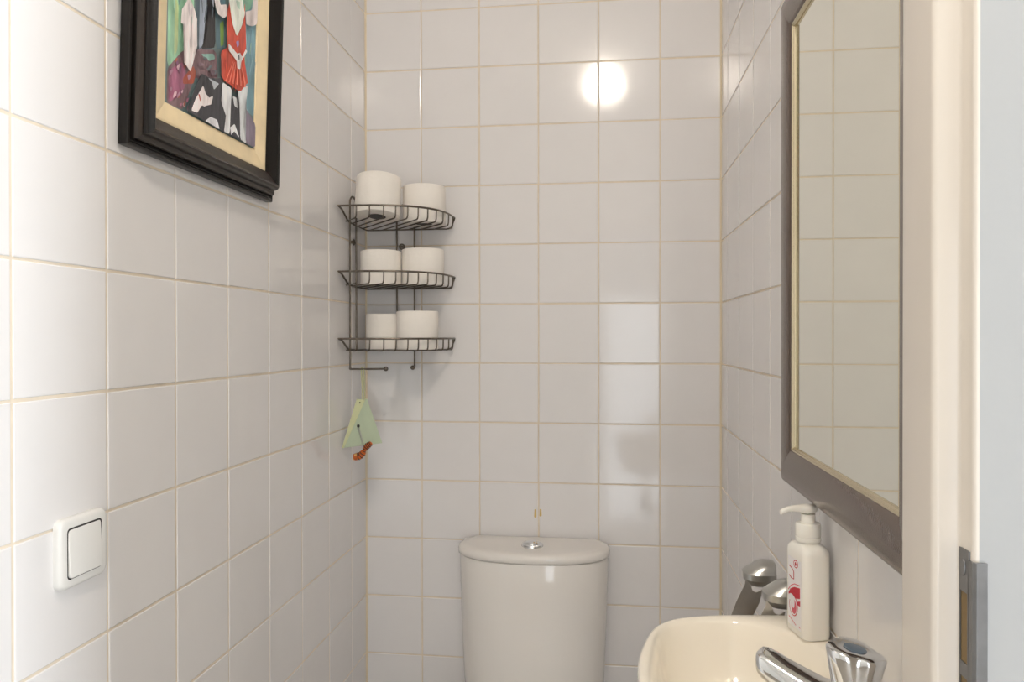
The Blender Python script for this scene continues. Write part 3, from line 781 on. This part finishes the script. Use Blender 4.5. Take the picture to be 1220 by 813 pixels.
UP = [((.0105, -.148), True), ((.0105, -.103), False), ((.086, -.0105), False), ((.132, -.0105), True)]
for (x, y), hook in UP:
    zb_ = zbot if hook else H - .034
    v, f = tubevf([(x, y, zb_), (x, y, ztop)], .0024, 8)
    u_ = par(obj('upright', v, f, M['wire'], angle=60), shelf)
    if hook:
        left = x < .05
        e = (.098, y, zbot + .001) if left else (x + .012, -.075, zbot + .001)
        pts = smoothpath([(x, y, zbot + .008), (x + (.001 if left else 0), y - (0 if left else .001), zbot + .002), (x + (.005 if left else 0), y - (0 if left else .005), zbot), e], 4)
        v, f = tubevf(pts, .0024, 8); hk = par(obj('hook_arm', v, f, M['wire'], angle=60), shelf)
        v, f = lathe([(.0058 * math.sin(PI * k / 10), -.0058 * math.cos(PI * k / 10)) for k in range(1, 10)], 16, e)
        o = obj('hook_ball', v, f, M['wire'], smooth=True); o.parent = hk; o.location = (0, 0, 0)
# arched tops joining each pair of uprights and the small fixing eyes
for c0, c1 in (((.0105, -.148), (.0105, -.103)), ((.086, -.0105), (.132, -.0105))):
    pts = []
    for k in range(13):
        a = PI * k / 12; t = (1 - math.cos(a)) / 2
        pts.append((c0[0] + (c1[0] - c0[0]) * t, c0[1] + (c1[1] - c0[1]) * t, ztop + .020 * math.sin(a)))
    v, f = tubevf(pts, .0024, 8); par(obj('arched_top', v, f, M['wire'], angle=60), shelf)
for (x, y, nx) in ((.0065, -.110, 1), (.098, -.0065, 0)):
    cz = H + .231
    pts = [((x if nx else x + .0065 * math.cos(2 * PI * k / 16)), (y + .0065 * math.cos(2 * PI * k / 16) if nx else y), cz + .0065 * math.sin(2 * PI * k / 16)) for k in range(16)]
    v, f = tubevf(pts, .0018, 6, closed=True)
    v2, f2 = (boxvf(.001, .009, y - .0035, y + .0035, cz - .0035, cz + .0035) if nx else boxvf(x - .0035, x + .0035, -.009, -.001, cz - .0035, cz + .0035))
    v, f = merge([(v, f), (v2, f2)])
    par(obj('fixing_eye', v, f, M['wire'], angle=60), shelf)
tag(shelf, 'three-tier dark metal wire shelf with hooks in the back left corner', 'wire shelf')

# ------------------------------------------------------------------ toilet rolls: one built, the others copied
def make_roll():
    r = empty('toilet_roll')
    R_, h, ri = .0525, .1, .0205
    pr = [(ri, .0005), (R_ - .003, 0), (R_ - .0008, .0008), (R_, .003), (R_, h * .5), (R_, h - .003), (R_ - .0008, h - .0008), (R_ - .003, h), (ri, h - .0005), (ri, h * .5), (ri, .0005)]
    v, f = lathe(pr, 48, cap0=False, cap1=False); obj('paper', v, f, M['paper'], r, angle=50)
    pr = [(ri, .0012), (ri, h - .0012), (ri - .0012, h - .0012), (ri - .0012, .0012), (ri, .0012)]
    v, f = lathe(pr, 32, cap0=False, cap1=False); obj('core', v, f, M['card'], r, angle=50)
    return r
roll0 = make_roll()
RL = [(.0735, -.1370, 0, .0538, .096, 'tall white toilet roll at left of the top tier, its core seen from below'),
      (.1735, -.0740, 0, .0523, .092, 'white toilet roll at right of the top tier of the wire shelf'),
      (.0740, -.1080, 1, .0490, .083, 'white toilet roll at left of the middle tier of the wire shelf'),
      (.1725, -.0830, 1, .0512, .088, 'white toilet roll at right of the middle tier of the wire shelf'),
      (.0720, -.0620, 2, .0490, .087, 'white toilet roll at left of the bottom tier, partly behind its neighbour'),
      (.1640, -.1060, 2, .0505, .092, 'white toilet roll at right of the bottom tier of the wire shelf')]
for i, (x, y, t, rr, hh, lb) in enumerate(RL):
    if i == 0: r = roll0
    else:
        r = roll0.copy(); COL.objects.link(r)
        for ch in ('paper', 'core'):
            c = bpy.data.objects[ch].copy(); COL.objects.link(c); c.parent = r
    r.location = (x, y, TIERS[t] - DROP + WR)
    r.scale = (rr / .0525, rr / .0525, hh / .1)
    r.rotation_euler = (0, 0, i * 1.1)
    if i == 0:                      # this one leans back, its front edge lifted onto the rim
        r.rotation_euler = (-math.radians(10), 0, 0); r.location.z += .0108
    tag(r, lb, 'toilet roll', 'toilet rolls on the corner wire shelf')

# ------------------------------------------------------------------ green pyramid bag on the hook arm
bag = empty('paper_bag_charm', (.040, -.148, H - .147))
A1, A2 = (.027, -.150, H - .1475), (.0525, -.150, H - .1465)
Bl, Cr = (.0040, -.188, H - .2600), (.0915, -.156, H - .2510)
Fd, Bk = (.0085, -.190, H - .2590), (.044, -.118, H - .252)
Fm = (.0485, -.1535, H - .1510)
V_ = [A1, Fm, A2, Bl, Fd, Cr, Bk]
v = V_; f = [(1, 4, 5, 2), (0, 2, 6), (3, 0, 6), (2, 5, 6), (4, 3, 6), (5, 4, 6), (0, 1, 2)]
par(obj('bag_body', v, f, M['bag'], bevel=.0008), bag)
n_ = .0008
ffold = [(A1[0], A1[1] - .0008, A1[2]), (Fm[0], Fm[1] - .001, Fm[2]), (Fd[0] + .001, Fd[1] - .001, Fd[2]), (Bl[0], Bl[1] - .001, Bl[2])]
v, f = loft([ffold, [(x, y + .0012, z) for x, y, z in ffold]])
o = par(obj('folded_flap', v, f, M['baglight']), bag); o['label'] = 'paler yellow-green folded edge'
lp = smoothpath([(.0470, -.151, H - .150), (.0455, -.1500, H - .110), (.0435, -.1485, H - .078), (.0400, -.1480, H - .0732), (.0375, -.1478, H - .078), (.0400, -.1495, H - .110), (.0420, -.151, H - .150)], 5)
v, f = tubevf(lp, .0017, 8); par(obj('hanging_cord', v, f, M['cord'], angle=60), bag)
ey = [(.0375, -.1546, H - .154)]
v, f = lathe([(.0016, 0), (.0016, .001), (.0004, .0012)], 12); 
v = [(x + .0375, -.1542 - z, y + H - .1555) for x, y, z in v]; v = [(x, y - .004, z) for x, y, z in v]; par(obj('eyelet', v, f, M['dark']), bag)
tag(bag, 'pale green pyramid paper bag hanging by a cord from the wire shelf hook', 'paper bag')
# little dangling charm in front of the bag: ring, chain, striped twisted pendant
ch = empty('striped_charm', (.047, -.166, H - .206))
v, f = lathe([(.0008, -.0035), (.0030, -.0025), (.0038, 0), (.003, .0025), (.001, .0035)], 14)
kn = [(x + .0405, y * .6 - .1790, z + H - .2085) for x, y, z in v]
par(obj('knot', kn, f, M['dark'], smooth=True), ch)
lk = []
for k in range(8):
    c_ = (.0425 + .0013 * k, -.1795 - .0004 * k, H - .2155 - .0042 * k)
    lk.append(tubevf([(c_[0] + .0013 * math.cos(a) * (1 if k % 2 else .3), c_[1] + .0013 * math.cos(a) * (.3 if k % 2 else 1), c_[2] + .0026 * math.sin(a)) for a in [2 * PI * i / 10 for i in range(10)]], .0008, 5, closed=True))
v, f = merge(lk); par(obj('chain', v, f, M['satin'], smooth=True), ch)
PD = Vector((.0075, -.012, -.0075))
body_path = smoothpath([Vector(q) + PD for q in [(.0665, -.171, H - .2395), (.0600, -.171, H - .2440), (.0530, -.171, H - .2500), (.0480, -.171, H - .2590), (.0400, -.171, H - .2690), (.0310, -.171, H - .2720), (.0240, -.171, H - .2740)]], 6)
nb = len(body_path)
rad = [.0030 + .0022 * math.sin(PI * min(1, i / (nb * .5))) ** 1 * (1 if i < nb * .5 else 0) + (.0026 if i >= nb * .5 else 0) + (.0012 * math.sin((i - nb * .6) / (nb * .4) * PI) if i > nb * .6 else 0) for i in range(nb)]
rad = [r_ * 1.25 for r_ in rad]; rad[0] = .0022; rad[-1] = .0038
v, f = tubevf(body_path, rad, 12); par(obj('pendant', v, f, M['orange'], smooth=True), ch)
st = []
for i in range(3, nb - 8, 3):
    p = body_path[i]; t = (body_path[i + 1] - body_path[i - 1]).normalized(); rr = rad[i] + .0003
    a = Vector((0, 1, 0)); b = t.cross(a).normalized()
    st.append(tubevf([p + (a * math.cos(q) + b * math.sin(q)) * rr for q in [2 * PI * k / 14 for k in range(14)]], .0010, 5, closed=True))
v, f = merge(st); par(obj('stripes', v, f, M['stripe'], smooth=True), ch)
yl = []
for (x, z, r_) in ((.0300, -.2680, .0042), (.0245, -.2770, .003), (.0345, -.2745, .0035)):
    yl.append(lathe([(r_ * math.sin(PI * k / 8), -r_ * math.cos(PI * k / 8)) for k in range(1, 8)], 12, (x + PD.x, -.1870, H + z + PD.z)))
v, f = merge(yl); par(obj('pale_bead', v, f, M['yellow'], smooth=True), ch)
tag(ch, 'small orange and black striped pendant dangling in front of the green bag', 'charm')

# ------------------------------------------------------------------ ceiling lamp in front of the doorway
lamp = empty('ceiling_lamp', (.60, -1.745, ZT))
v, f = lathe([(.060, 0), (.060, -.012), (.045, -.022)], 32, (0, 0, 0)); obj('ceiling_rose', v, f, M['plastic'], lamp, angle=40)
v, f = lathe([(.032, -.020), (.034, -.050), (.060, -.066), (.074, -.090), (.070, -.118), (.046, -.142), (.012, -.152)], 40, (0, 0, 0)); obj('glass_shade', v, f, M['lampglass'], lamp, smooth=True)
tag(lamp, 'lit round opal glass ceiling lamp outside the toilet doorway', 'ceiling lamp')
